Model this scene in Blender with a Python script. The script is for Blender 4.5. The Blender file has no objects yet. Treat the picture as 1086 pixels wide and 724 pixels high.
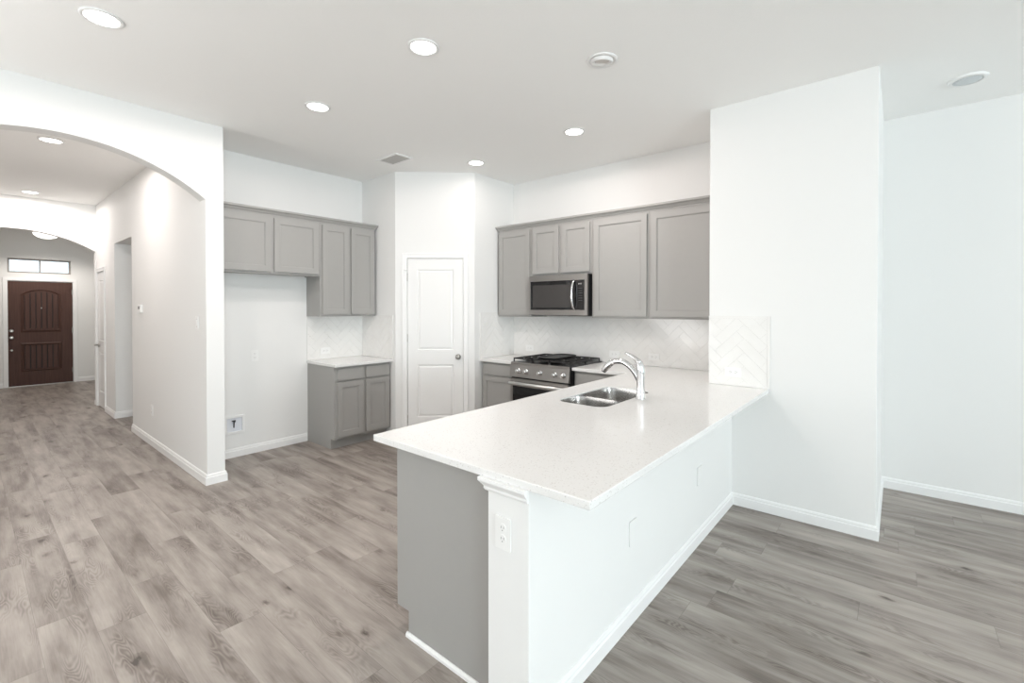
import bpy, bmesh, math, random
from mathutils import Vector, Matrix
random.seed(7)
PI = math.pi
SC = bpy.context.scene
COL = SC.collection

# ------------------------------------------------------------------ camera
H_EYE = 1.5187
TH = 0.6971
PITCH = 0.0102
cam_d = bpy.data.cameras.new('camera')
cam_d.sensor_width = 36.0
cam_d.lens = 36.0 * 488.76 / 1086.0
cam_d.shift_x = -(544.02 - 543.0) / 1086.0
cam_d.shift_y = -(362.0 - 330.5) / 1086.0
cam_d.clip_start = 0.05
cam = bpy.data.objects.new('camera', cam_d)
COL.objects.link(cam)
cam.location = (0, 0, H_EYE)
cam.rotation_euler = (PI / 2 - PITCH, 0, TH - PI / 2)
SC.camera = cam

# ------------------------------------------------------------------ view, world, lights
SC.view_settings.view_transform = 'Standard'
SC.view_settings.look = 'None'
SC.view_settings.gamma = 1.0
SC.view_settings.use_curve_mapping = False
SC.view_settings.exposure = 0.02
SC.cycles.use_denoising = True
SC.cycles.max_bounces = 12
SC.cycles.diffuse_bounces = 9
SC.cycles.glossy_bounces = 4
SC.cycles.transmission_bounces = 6
SC.cycles.transparent_max_bounces = 8
SC.cycles.caustics_reflective = False
SC.cycles.caustics_refractive = False
SC.cycles.sample_clamp_indirect = 6.0

world = bpy.data.worlds.new('sky')
SC.world = world
world.use_nodes = True
bg = world.node_tree.nodes['Background']
bg.inputs['Color'].default_value = (0.86, 0.94, 1.0, 1)
bg.inputs['Strength'].default_value = 1.6


def area_light(name, loc, target, sx, sy, power, color):
    d = bpy.data.lights.new(name, 'AREA')
    d.shape = 'RECTANGLE'
    d.size, d.size_y = sx, sy
    d.energy = power
    d.color = color
    o = bpy.data.objects.new(name, d)
    COL.objects.link(o)
    o.location = loc
    o.rotation_euler = (Vector(target) - Vector(loc)).to_track_quat('-Z', 'Y').to_euler()
    return o


# daylight through the tall windows of the living area behind the camera: sky light, plus up-tilted fill lamps added to brighten the ceiling
LIGHT = dict(south=3, south2=2, up1=475, up2=3, up3=12, up4=135, can=6.8, pantry=0.4, hall=14, living=0.3, down_can=9.0,
             down_pantry=1.2, down_hall=11.0, down_living=0.5, entry=46, down=5.0)
_c = dict(up4=(1.0, 0.99, 0.97), south=(0.8, 0.95, 1.0), south2=(0.8, 0.98, 0.97), west=(0.94, 0.97, 1.05), up1=(0.89, 1.01, 1.055), up2=(0.85, 1.05, 1.03), up3=(0.97, 0.99, 1.03),
          can=(1.1, 0.96, 0.93), hall=(1.05, 0.985, 0.965), down=(1.07, 0.98, 0.93), living=(1, 1, 1), entry=(1.07, 1.0, 0.93))
LC = {k: _c.get(k) or _c['down' if k.startswith('down') else 'can'] for k in LIGHT}
LC['down_living'] = (1.0, 1.0, 1.0)
area_light('daylight_window_south', (-1.5, -6.93, 1.52), (-1.5, 0, 1.52), 3.5, 2.4, LIGHT['south'], LC['south'])
area_light('daylight_window_dining', (2.8, -6.93, 1.52), (2.8, 0, 1.52), 3.1, 2.4, LIGHT['south2'], LC['south2'])
area_light('ceiling_fill_south', (-1.5, -6.90, 1.4), (-1.5, -4.4, 3.2), 3.5, 2.2, LIGHT['up1'], LC['up1'])
area_light('ceiling_fill_dining', (2.8, -6.90, 1.4), (2.8, -4.4, 3.2), 3.1, 2.2, LIGHT['up2'], LC['up2'])
area_light('ceiling_fill_north', (-2.8, 4.43, 1.2), (-2.8, 2.8, 3.4), 3.0, 1.9, LIGHT['up4'], LC['up4'])  # made-up source at the arch wall, added to lift the ceiling
area_light('ceiling_fill_west', (-6.90, -.3, 1.4), (-4.4, -.3, 3.2), 5.3, 2.2, LIGHT['up3'], LC['up3'])


# ------------------------------------------------------------------ materials
class NT:
    def __init__(s, name):
        s.m = bpy.data.materials.new(name)
        s.m.use_nodes = True
        s.t = s.m.node_tree
        s.b = s.t.nodes['Principled BSDF']

    def n(s, typ, **k):
        o = s.t.nodes.new(typ)
        for a, v in k.items():
            setattr(o, a, v)
        return o

    def l(s, a, b):
        s.t.links.new(a, b)

    def put(s, sock, v):
        if isinstance(v, bpy.types.NodeSocket):
            s.l(v, sock)
        elif v is not None:
            sock.default_value = v

    def math(s, op, a, b=None, c=None, clamp=False):
        o = s.n('ShaderNodeMath', operation=op, use_clamp=clamp)
        s.put(o.inputs[0], a)
        if b is not None: s.put(o.inputs[1], b)
        if c is not None: s.put(o.inputs[2], c)
        return o.outputs[0]

    def xyz(s, x, y, z):
        o = s.n('ShaderNodeCombineXYZ')
        for i, v in enumerate((x, y, z)): s.put(o.inputs[i], v)
        return o.outputs[0]

    def noise(s, vec, scale, detail=2, rough=0.5, dist=0.0):
        o = s.n('ShaderNodeTexNoise')
        s.put(o.inputs['Vector'], vec)
        o.inputs['Scale'].default_value = scale
        o.inputs['Detail'].default_value = detail
        o.inputs['Roughness'].default_value = rough
        o.inputs['Distortion'].default_value = dist
        return o.outputs['Fac']

    def ramp(s, fac, stops):
        o = s.n('ShaderNodeValToRGB')
        e = o.color_ramp.elements
        while len(e) < len(stops): e.new(0.5)
        for i, (p, c) in enumerate(stops):
            e[i].position = p
            e[i].color = (c[0], c[1], c[2], 1)
        s.put(o.inputs[0], fac)
        return o.outputs[0]

    def mix(s, fac, a, b, mode='MIX'):
        o = s.n('ShaderNodeMix', data_type='RGBA', blend_type=mode)
        s.put(o.inputs[0], fac)
        for i, v in ((6, a), (7, b)):
            s.put(o.inputs[i], (v[0], v[1], v[2], 1) if isinstance(v, tuple) else v)
        return o.outputs[2]

    def bump(s, h, strength, dist):
        o = s.n('ShaderNodeBump')
        o.inputs['Strength'].default_value = strength
        o.inputs['Distance'].default_value = dist
        s.l(h, o.inputs['Height'])
        s.l(o.outputs[0], s.b.inputs['Normal'])

    def pos(s):
        return s.n('ShaderNodeNewGeometry').outputs['Position']


def plain(name, col, rough=0.5, metal=0.0, spec=None, nscale=0, nbump=0.0, coat=0.0, var=0.0):
    t = NT(name)
    t.b.inputs['Base Color'].default_value = (*col, 1)
    t.b.inputs['Roughness'].default_value = rough
    t.b.inputs['Metallic'].default_value = metal
    if spec is not None: t.b.inputs['Specular IOR Level'].default_value = spec
    if coat: t.b.inputs['Coat Weight'].default_value = coat
    if nscale:
        f = t.noise(t.pos(), nscale, 3)
        if nbump: t.bump(f, nbump, 0.002)
        if var:
            c2 = tuple(c * (1 - var) for c in col)
            t.l(t.mix(f, tuple(col), c2), t.b.inputs['Base Color'])
    return t.m


M = {}
M['wall'] = plain('wall_paint', (0.81, 0.81, 0.80), 0.85, nscale=160, nbump=0.12, spec=0.3)
M['ceil'] = plain('ceiling_paint', (0.93, 0.93, 0.92), 0.9, nscale=110, nbump=0.35, spec=0.2)
M['trim'] = plain('white_trim_paint', (0.86, 0.86, 0.855), 0.4, nscale=30, nbump=0.02)
M['door'] = plain('white_door_paint', (0.84, 0.84, 0.83), 0.42, nscale=40, nbump=0.02)
M['cab'] = plain('grey_cabinet_paint', (0.368, 0.361, 0.347), 0.42, nscale=25, nbump=0.03, var=0.03)
M['plastic'] = plain('white_plastic', (0.85, 0.85, 0.84), 0.35, nscale=20, nbump=0.01)
M['dark'] = plain('dark_slot', (0.08, 0.08, 0.08), 0.6, nscale=20, var=0.2)
M['slot'] = plain('outlet_slot', (0.30, 0.30, 0.30), 0.6, nscale=20, var=0.2)
M['black'] = plain('black_enamel', (0.018, 0.018, 0.019), 0.32, nscale=30, var=0.2)
M['iron'] = plain('cast_iron', (0.02, 0.019, 0.019), 0.5, nscale=200, nbump=0.15)
M['glass_black'] = plain('black_glass', (0.012, 0.012, 0.013), 0.06, nscale=5, var=0.2)
M['glass_mw'] = plain('smoked_mesh_glass', (0.075, 0.07, 0.068), 0.12, nscale=400, var=0.5)
M['chrome'] = plain('polished_chrome', (0.82, 0.82, 0.83), 0.09, 1.0, nscale=8, var=0.04)
M['nickel'] = plain('satin_nickel', (0.55, 0.53, 0.50), 0.28, 1.0, nscale=20, var=0.08)
M['vent'] = plain('vent_metal', (0.60, 0.59, 0.57), 0.5, nscale=20, var=0.04)
M['grey_in'] = plain('grey_cavity', (0.22, 0.22, 0.22), 0.7, nscale=20, var=0.1)


def brushed(name, col, rough, sx, sy, sz):
    t = NT(name)
    p = t.pos()
    mp = t.n('ShaderNodeMapping')
    mp.inputs['Scale'].default_value = (sx, sy, sz)
    t.l(p, mp.inputs[0])
    f = t.noise(mp.outputs[0], 1.0, 3)
    t.b.inputs['Metallic'].default_value = 1.0
    t.l(t.mix(f, tuple(c * 0.86 for c in col), tuple(col)), t.b.inputs['Base Color'])
    r = t.math('MULTIPLY_ADD', f, 0.12, rough - 0.05)
    t.l(r, t.b.inputs['Roughness'])
    t.bump(f, 0.04, 0.001)
    return t.m


M['steel'] = brushed('brushed_steel', (0.38, 0.365, 0.35), 0.30, 4, 4, 700)
M['steel_sink'] = brushed('sink_steel', (0.47, 0.455, 0.44), 0.22, 60, 60, 400)


def emissive(name, col, strength):
    t = NT(name)
    t.b.inputs['Base Color'].default_value = (0.9, 0.9, 0.9, 1)
    f = t.noise(t.pos(), 3, 1)
    t.l(t.mix(f, col, tuple(c * 0.97 for c in col)), t.b.inputs['Emission Color'])
    t.b.inputs['Emission Strength'].default_value = strength
    return t.m


M['lens'] = emissive('lit_lens', (1.0, 0.97, 0.93), 9.0)
M['dome'] = emissive('lit_dome_glass', (1.0, 0.97, 0.92), 2.2)
M['off_lens'] = plain('unlit_lens', (0.62, 0.66, 0.68), 0.35, nscale=15, var=0.05)


def mat_quartz():
    t = NT('white_quartz')
    p = t.pos()
    v = t.n('ShaderNodeTexVoronoi')
    v.inputs['Scale'].default_value = 150
    t.l(p, v.inputs['Vector'])
    wn = t.n('ShaderNodeSeparateColor')
    t.l(v.outputs['Color'], wn.inputs[0])
    fleck = t.math('GREATER_THAN', wn.outputs[0], 0.86)
    near = t.math('LESS_THAN', v.outputs['Distance'], 0.42)
    f = t.math('MULTIPLY', fleck, near)
    n = t.noise(p, 30, 3)
    f2 = t.math('MULTIPLY', f, t.math('MULTIPLY_ADD', n, 0.9, 0.05))
    v2 = t.n('ShaderNodeTexVoronoi')
    v2.inputs['Scale'].default_value = 330
    t.l(p, v2.inputs['Vector'])
    s2 = t.n('ShaderNodeSeparateColor')
    t.l(v2.outputs['Color'], s2.inputs[0])
    g = t.math('MULTIPLY', t.math('GREATER_THAN', s2.outputs[1], 0.8), 0.25)
    base = t.mix(g, (0.815, 0.81, 0.80), (0.72, 0.70, 0.685))
    t.l(t.mix(f2, base, (0.52, 0.49, 0.47)), t.b.inputs['Base Color'])
    t.b.inputs['Roughness'].default_value = 0.13
    return t.m


def mat_floor():
    t = NT('grey_oak_planks')
    sep = t.n('ShaderNodeSeparateXYZ')
    t.l(t.pos(), sep.inputs[0])
    x, y = sep.outputs[0], sep.outputs[1]
    W, L = 0.183, 1.22
    u = t.math('DIVIDE', t.math('SUBTRACT', x, 0.027), W)
    row = t.math('FLOOR', u)
    fu = t.math('SUBTRACT', u, row)
    w1 = t.n('ShaderNodeTexWhiteNoise', noise_dimensions='1D')
    t.l(row, w1.inputs['W'])
    v = t.math('DIVIDE', t.math('ADD', y, t.math('MULTIPLY', w1.outputs['Value'], L * 3)), L)
    colu = t.math('FLOOR', v)
    fv = t.math('SUBTRACT', v, colu)
    w2 = t.n('ShaderNodeTexWhiteNoise', noise_dimensions='2D')
    t.l(t.xyz(row, colu, 0.0), w2.inputs['Vector'])
    idv = w2.outputs['Value']
    idc = t.n('ShaderNodeSeparateColor')
    t.l(w2.outputs['Color'], idc.inputs[0])
    ox = t.math('MULTIPLY', idc.outputs[0], 41.0)
    oy = t.math('MULTIPLY', idc.outputs[1], 67.0)
    oz = t.math('MULTIPLY', idc.outputs[2], 23.0)
    px, py = t.math('ADD', x, ox), t.math('ADD', y, oy)

    def vec(sx, sy):
        return t.xyz(t.math('MULTIPLY', px, sx), t.math('MULTIPLY', py, sy), oz)
    blot = t.noise(vec(9.0, 1.6), 1.0, 4, 0.55, 0.15)           # broad light and dark areas along the plank
    streak = t.noise(vec(26.0, 1.5), 1.0, 3, 0.55, 0.3)
    warp = t.noise(vec(9.0, 1.7), 1.0, 2, 0.5, 0.0)
    rings = t.math('MULTIPLY_ADD', t.math('SINE', t.math('MULTIPLY', warp, 190.0)), 0.5, 0.5)   # cathedral figure
    rmask = t.math('MULTIPLY', t.math('SUBTRACT', t.noise(vec(9.0, 2.0), 1.0, 1), 0.50, clamp=True), 7.0, clamp=True)
    fibre = t.noise(vec(190.0, 7.0), 1.0, 3, 0.6)
    vo = t.n('ShaderNodeTexVoronoi')
    vo.inputs['Scale'].default_value = 1.0
    wob = t.noise(vec(40, 18), 1.0, 3, 0.6)
    t.l(t.xyz(t.math('MULTIPLY_ADD', wob, 0.35, t.math('MULTIPLY', px, 6.5)), t.math('MULTIPLY_ADD', wob, 0.22, t.math('MULTIPLY', py, 3.6)), t.math('MULTIPLY', oz, 3.0)), vo.inputs['Vector'])
    ksel = t.n('ShaderNodeSeparateColor')
    t.l(vo.outputs['Color'], ksel.inputs[0])
    kon = t.math('MULTIPLY', t.math('GREATER_THAN', ksel.outputs[0], 0.42), ksel.outputs[1])
    knot = t.math('MULTIPLY', t.math('SUBTRACT', 1.0, t.math('DIVIDE', vo.outputs['Distance'], 0.13), clamp=True), kon)
    halo = t.math('MULTIPLY', t.math('SUBTRACT', 1.0, t.math('DIVIDE', vo.outputs['Distance'], 0.34), clamp=True), kon)
    # tone: 0 dark .. 1 light
    tone = t.math('MULTIPLY_ADD', t.math('SUBTRACT', blot, 0.5), 1.45, 0.60)
    tone = t.math('ADD', tone, t.math('MULTIPLY', t.math('SUBTRACT', idv, 0.5), 0.18))
    tone = t.math('ADD', tone, t.math('MULTIPLY', t.math('SUBTRACT', streak, 0.5), 0.42))
    tone = t.math('ADD', tone, t.math('MULTIPLY', t.math('SUBTRACT', fibre, 0.5), 0.30))
    tone = t.math('SUBTRACT', tone, t.math('MULTIPLY', t.math('MULTIPLY', rings, rmask), 0.22))
    tone = t.math('SUBTRACT', tone, t.math('MULTIPLY', halo, 0.34))
    tone = t.math('SUBTRACT', tone, t.math('MULTIPLY', knot, 0.70), clamp=True)
    c = t.ramp(tone, [(0.0, (0.080, 0.065, 0.056)), (0.3, (0.186, 0.157, 0.138)), (0.6, (0.312, 0.276, 0.248)), (1.0, (0.450, 0.406, 0.370))])
    e1 = t.math('LESS_THAN', fu, 0.012)
    e2 = t.math('LESS_THAN', fv, 0.0022)
    edge = t.math('MAXIMUM', e1, e2)
    c = t.mix(t.math('MULTIPLY', edge, 0.45), c, (0.13, 0.11, 0.10))
    t.l(c, t.b.inputs['Base Color'])
    t.l(t.math('MULTIPLY_ADD', tone, -0.08, 0.46), t.b.inputs['Roughness'])
    t.b.inputs['Specular IOR Level'].default_value = 0.45
    t.bump(t.math('SUBTRACT', tone, t.math('MULTIPLY', edge, 1.5)), 0.12, 0.002)
    return t.m


def mat_wood_door():
    t = NT('dark_brown_door')
    sep = t.n('ShaderNodeSeparateXYZ')
    t.l(t.pos(), sep.inputs[0])
    g = t.noise(t.xyz(t.math('MULTIPLY', sep.outputs[0], 60), t.math('MULTIPLY', sep.outputs[1], 60), t.math('MULTIPLY', sep.outputs[2], 3)), 1.0, 4)
    t.l(t.ramp(g, [(0.3, (0.074, 0.038, 0.030)), (0.7, (0.094, 0.050, 0.040))]), t.b.inputs['Base Color'])
    t.b.inputs['Roughness'].default_value = 0.5
    t.b.inputs['Specular IOR Level'].default_value = 0.2
    return t.m


def mat_tile():
    t = NT('white_glazed_tile')
    f = t.noise(t.pos(), 9, 2)
    t.l(t.mix(f, (0.80, 0.79, 0.77), (0.86, 0.855, 0.84)), t.b.inputs['Base Color'])
    t.b.inputs['Roughness'].default_value = 0.12
    t.bump(t.noise(t.pos(), 22, 1), 0.10, 0.004)
    return t.m


def mat_glass():
    t = NT('clear_pane')
    t.b.inputs['Base Color'].default_value = (0.95, 0.98, 0.98, 1)
    t.b.inputs['Transmission Weight'].default_value = 1.0
    t.b.inputs['Roughness'].default_value = 0.02
    t.b.inputs['IOR'].default_value = 1.45
    t.l(t.mix(t.noise(t.pos(), 2, 1), (0.95, 0.98, 0.98), (0.93, 0.97, 0.97)), t.b.inputs['Base Color'])
    return t.m


M['quartz'] = mat_quartz()
M['floor'] = mat_floor()
M['brown'] = mat_wood_door()
M['tile'] = mat_tile()
M['dark_groove'] = plain('painted_groove_shade', (0.018, 0.010, 0.008), 0.6, nscale=40, var=.2)  # near-black brown that paints in the shade of the door grooves
M['grout'] = plain('pale_grout', (0.77, 0.76, 0.745), 0.8, nscale=300, nbump=0.1)
M['glass'] = mat_glass()


# ------------------------------------------------------------------ mesh helpers
class MB:
    """Collects shapes in a frame (origin o, right r, outward n, up z) and links them as one mesh."""

    def __init__(s, o=(0, 0, 0), r=(1, 0, 0), n=(0, -1, 0)):
        s.bm = bmesh.new()
        s.o, s.r, s.n = Vector(o), Vector(r), Vector(n)

    def P(s, a, b, c):
        return s.o + s.r * a + s.n * b + Vector((0, 0, c))

    def v(s, a, b, c):
        return s.bm.verts.new(s.P(a, b, c))

    def face(s, vs):
        try:
            return s.bm.faces.new(vs)
        except ValueError:
            return None

    def box(s, a0, a1, b0, b1, c0, c1):
        q = [s.v(a, b, c) for c in (c0, c1) for b in (b0, b1) for a in (a0, a1)]
        for f in ((0, 1, 3, 2), (4, 6, 7, 5), (0, 4, 5, 1), (2, 3, 7, 6), (0, 2, 6, 4), (1, 5, 7, 3)):
            s.face([q[i] for i in f])
        return s

    def prism(s, pts, axis, t0, t1):
        """pts: outline in the two other axes (a,c for 'b'; b,c for 'a'; a,b for 'c')."""
        def mk(p, t):
            if axis == 'b': return s.v(p[0], t, p[1])
            if axis == 'a': return s.v(t, p[0], p[1])
            return s.v(p[0], p[1], t)
        A = [mk(p, t0) for p in pts]
        B = [mk(p, t1) for p in pts]
        s.face(A)
        s.face(B[::-1])
        for i in range(len(pts)):
            j = (i + 1) % len(pts)
            s.face([A[i], B[i], B[j], A[j]])
        return s

    def slab(s, a0, a1, b0, b1, c0, c1, rects, steps):
        """Panelled board: back at b0, front at b1, each rect sunk in steps (inset, depth)."""
        A = sorted({a0, a1} | {x for r in rects for x in (r[0], r[1])})
        C = sorted({c0, c1} | {x for r in rects for x in (r[2], r[3])})
        vs = {}

        def g(a, c):
            k = (round(a, 5), round(c, 5))
            if k not in vs: vs[k] = s.v(a, b1, c)
            return vs[k]
        for i in range(len(A) - 1):
            for j in range(len(C) - 1):
                am, cm = (A[i] + A[i + 1]) / 2, (C[j] + C[j + 1]) / 2
                if any(r[0] < am < r[1] and r[2] < cm < r[3] for r in rects): continue
                s.face([g(A[i], C[j]), g(A[i + 1], C[j]), g(A[i + 1], C[j + 1]), g(A[i], C[j + 1])])
        for (x0, x1, z0, z1) in rects:
            ring = [s.v(x0, b1, z0), s.v(x1, b1, z0), s.v(x1, b1, z1), s.v(x0, b1, z1)]
            for ins, dep in steps:
                nr = [s.v(x0 + ins, b1 - dep, z0 + ins), s.v(x1 - ins, b1 - dep, z0 + ins), s.v(x1 - ins, b1 - dep, z1 - ins), s.v(x0 + ins, b1 - dep, z1 - ins)]
                for k in range(4):
                    s.face([ring[k], ring[(k + 1) % 4], nr[(k + 1) % 4], nr[k]])
                ring = nr
            s.face(ring)
        q = [s.v(a, b, c) for b in (b0, b1) for c in (c0, c1) for a in (a0, a1)]
        for f in ((0, 1, 3, 2), (0, 4, 5, 1), (2, 3, 7, 6), (0, 2, 6, 4), (1, 5, 7, 3)):
            s.face([q[i] for i in f])
        return s

    def cyl(s, a, b, c, rad, length, axis='b', seg=24, r2=None):
        r2 = rad if r2 is None else r2
        ring = []
        for t, rr in ((0, rad), (length, r2)):
            L_ = []
            for k in range(seg):
                w = 2 * PI * k / seg
                cs, sn = math.cos(w) * rr, math.sin(w) * rr
                if axis == 'b': L_.append(s.v(a + cs, b + t, c + sn))
                elif axis == 'c': L_.append(s.v(a + cs, b + sn, c + t))
                else: L_.append(s.v(a + t, b + cs, c + sn))
            ring.append(L_)
        s.face(ring[0]); s.face(ring[1][::-1])
        for k in range(seg):
            f = s.face([ring[0][k], ring[1][k], ring[1][(k + 1) % seg], ring[0][(k + 1) % seg]])
            if f: f.smooth = True
        return s

    def lathe(s, a, b, c, prof, axis='c', seg=32, cap=(True, True)):
        """prof: list of (radius, t) along axis."""
        rings = []
        for rr, t in prof:
            L_ = []
            for k in range(seg):
                w = 2 * PI * k / seg
                cs, sn = math.cos(w) * rr, math.sin(w) * rr
                if axis == 'c': L_.append(s.v(a + cs, b + sn, c + t))
                elif axis == 'b': L_.append(s.v(a + cs, b + t, c + sn))
                else: L_.append(s.v(a + t, b + cs, c + sn))
            rings.append(L_)
        for i in range(len(rings) - 1):
            for k in range(seg):
                f = s.face([rings[i][k], rings[i][(k + 1) % seg], rings[i + 1][(k + 1) % seg], rings[i + 1][k]])
                if f: f.smooth = True
        if cap[0]: s.face(rings[0])
        if cap[1]: s.face(rings[-1][::-1])
        return s

    def tube(s, pts, rads, seg=16, flat=1.0):
        """Round bar through points given in frame coordinates."""
        W = [s.P(*p) for p in pts]
        if not isinstance(rads, (list, tuple)): rads = [rads] * len(W)
        up = None
        rings = []
        for i, p in enumerate(W):
            d = (W[min(i + 1, len(W) - 1)] - W[max(i - 1, 0)]).normalized()
            if up is None:
                up = Vector((0, 0, 1)) if abs(d.z) < 0.9 else Vector((1, 0, 0))
            side = d.cross(up).normalized()
            up = side.cross(d).normalized()
            rings.append([s.bm.verts.new(p + (side * math.cos(2 * PI * k / seg) + up * math.sin(2 * PI * k / seg) * flat) * rads[i]) for k in range(seg)])
        for i in range(len(rings) - 1):
            for k in range(seg):
                f = s.face([rings[i][k], rings[i][(k + 1) % seg], rings[i + 1][(k + 1) % seg], rings[i + 1][k]])
                if f: f.smooth = True
        s.face(rings[0]); s.face(rings[-1][::-1])
        return s

    def sweep(s, path, prof, side=1):
        """path: plan points (world x,y) swept by a closed profile of (outward offset, height)."""
        n = len(path)
        rings = []
        for i in range(n):
            p = Vector(path[i])
            d1 = (p - Vector(path[i - 1])).normalized() if i > 0 else None
            d2 = (Vector(path[i + 1]) - p).normalized() if i < n - 1 else None
            d1 = d1 or d2
            d2 = d2 or d1
            n1 = Vector((d1.y, -d1.x)) * side
            n2 = Vector((d2.y, -d2.x)) * side
            m = (n1 + n2).normalized()
            m = m / max(0.25, m.dot(n1))
            rings.append([s.bm.verts.new((p.x + m.x * o, p.y + m.y * o, z)) for o, z in prof])
        k = len(prof)
        for i in range(n - 1):
            for j in range(k):
                s.face([rings[i][j], rings[i][(j + 1) % k], rings[i + 1][(j + 1) % k], rings[i + 1][j]])
        s.face(rings[0]); s.face(rings[-1][::-1])
        return s

    def build(s, name, mat, parent=None, bevel=0.0, seg=2):
        bm = s.bm
        off = Vector((0, 0, 0))
        if parent is not None:
            q = parent
            while q is not None:
                off += q.location
                q = q.parent
        bmesh.ops.recalc_face_normals(bm, faces=bm.faces[:])
        for v_ in bm.verts: v_.co -= off
        me = bpy.data.meshes.new(name)
        bm.to_mesh(me)
        bm.free()
        me.materials.append(mat)
        o = bpy.data.objects.new(name, me)
        COL.objects.link(o)
        if parent is not None: o.parent = parent
        if bevel:
            bv = o.modifiers.new('bevel', 'BEVEL')
            bv.width = bevel
            bv.segments = seg
            bv.limit_method = 'ANGLE'
            bv.angle_limit = math.radians(40)
            bv.harden_normals = False
        return o


def tag(o, label=None, cat=None, group=None, kind=None):
    if label: o['label'] = label
    if cat: o['category'] = cat
    if group: o['group'] = group
    if kind: o['kind'] = kind
    return o


def empty(name, loc, label=None, cat=None, group=None, kind=None):
    o = bpy.data.objects.new(name, None)
    COL.objects.link(o)
    o.location = loc
    o.empty_display_size = 0.1
    return tag(o, label, cat, group, kind)


def struct(name, mb, mat, label=None, cat=None, bevel=0.0, parent=None):
    return tag(mb.build(name, mat, parent, bevel), label, cat, None, 'structure')


def dup(root, loc, rot=None, label=None, group=None):
    r = root.copy()
    COL.objects.link(r)
    r.location = loc
    if rot is not None: r.rotation_euler = rot
    if label: r['label'] = label
    if group: r['group'] = group
    for ch in list(root.children):
        c = ch.copy()
        COL.objects.link(c)
        c.parent = r
        for g in list(ch.children):
            d = g.copy()
            COL.objects.link(d)
            d.parent = c
    return r


# ------------------------------------------------------------------ plan
H = 3.08
YA, YA2 = 4.517, 4.657        # wall with the arch
XH = 1.33                      # hall wall face
XE = 1.466                     # its kitchen face
YF = 5.153                     # wall of the refrigerator niche
XK, YK2 = 3.2163, 4.468
XQ, YP = 3.828, 3.7871
XR = 4.538                     # range wall
XC, YC1, YC2 = 3.8116, 1.156, 0.1054   # column
XD = 4.98
YB0, XB0 = -7.0, -7.0
YE = 9.5
YFD = 12.85

# ------------------------------------------------------------------ room shell
WX = dict(r=(1, 0, 0), n=(0, 1, 0))   # frame where a = world x, b = world y
struct('floor', MB(**WX).box(XB0 - .14, XD + .14, YB0 - .14, YFD + .14, -0.12, 0), M['floor'], 'grey oak plank floor running through the kitchen and hall', 'floor')
struct('ceiling', MB(**WX).box(XB0 - .14, XD + .14, YB0 - .14, YFD + .14, H, H + .12), M['ceil'], 'flat white textured ceiling over kitchen and hall', 'ceiling')


def arch_pts(xc, half, spring, rise, n=28):
    R = (half * half + rise * rise) / (2 * rise)
    zc = spring + rise - R
    w = math.asin(half / R)
    return [(xc + R * math.sin(-w + 2 * w * i / n), zc + R * math.cos(-w + 2 * w * i / n)) for i in range(n + 1)]


ap = arch_pts(0.453, 0.877, 2.433, 0.312)
NW0, NW1, NZ0, NZ1 = -4.4, -1.2, .25, 2.3  # opening for an unseen window, added along with the north ceiling fill
pts = [(NW1, 0), (ap[0][0], 0)] + ap + [(ap[-1][0], 0), (XE, 0), (XE, H), (NW1, H)]
struct('wall_left', MB(**WX).prism(pts, 'b', YA, YA2).box(XB0, NW0, YA, YA2, 0, H).box(NW0, NW1, YA, YA2, 0, NZ0).box(NW0, NW1, YA, YA2, NZ1, H), M['wall'], 'white wall with the wide arch into the hall', 'wall')
struct('wall_niche_side', MB(**WX).box(XH, XE, YA2, YF + .12, 0, H), M['wall'], 'white wall stub between hall and refrigerator niche', 'wall')
mb = MB(**WX)
mb.box(XH, XE, YF + .12, 7.19, 0, H)
mb.box(XH, XE, 7.19, 8.18, 2.38, H)
mb.box(XH, XE, 8.18, 8.87, 0, H)
mb.box(XH, XE, 8.87, 9.46, 2.05, H)
mb.box(XH, XE, 9.46, YE + .13, 0, H)
struct('wall_hall', mb, M['wall'], 'white hall wall with a tall cased opening and narrow door', 'wall')
mb = MB(**WX)
mb.box(XE, 3.0, 8.18, 8.30, 0, H)
mb.box(XE, 3.0, 7.07, 7.19, 0, H)
mb.box(3.0, 3.12, 7.07, 8.30, 0, H)
mb.box(XE, 3.0, 7.19, 8.18, 2.38, 2.46)
struct('wall_passage', mb, M['wall'], 'white side passage walls seen through the hall opening', 'wall')
struct('wall_hall_left', MB(**WX).box(-.56, -.42, YA2, YFD, 0, H), M['wall'], 'white wall on the far side of the hall', 'wall')
ap = arch_pts(0.47, 0.85, 2.369, 0.256)
pts = [(-.42, 0), (ap[0][0], 0)] + ap + [(ap[-1][0], 0), (XH, 0), (XH, H), (-.42, H)]
struct('wall_entry_arch', MB(**WX).prism(pts, 'b', YE, YE + .13), M['wall'], 'white wall with the smaller arch before the front door', 'wall', bevel=0.004)
struct('wall_entry_side', MB(**WX).box(XE, 2.2, YE, YE + .13, 0, H).box(2.2, 2.32, YE, YFD, 0, H), M['wall'], 'white side wall of the front entry', 'wall')
dx0, dx1, dz = .535, 1.445, 2.025
tx0, tx1, tz0, tz1 = .545, 1.415, 2.175, 2.45
mb = MB(**WX)
mb.box(-.56, dx0, YFD, YFD + .15, 0, H)
mb.box(dx1, 2.32, YFD, YFD + .15, 0, H)
mb.box(dx0, dx1, YFD, YFD + .15, dz, tz0)
mb.box(dx0, dx1, YFD, YFD + .15, tz1, H)
mb.box(dx0, tx0, YFD, YFD + .15, tz0, tz1)
mb.box(tx1, dx1, YFD, YFD + .15, tz0, tz1)
struct('wall_entry', mb, M['wall'], 'white front wall around the brown entry door', 'wall')
struct('wall_niche', MB(**WX).box(XE, XK + .1, YF, YF + .12, 0, H), M['wall'], 'white wall behind the empty refrigerator niche', 'wall')
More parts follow.
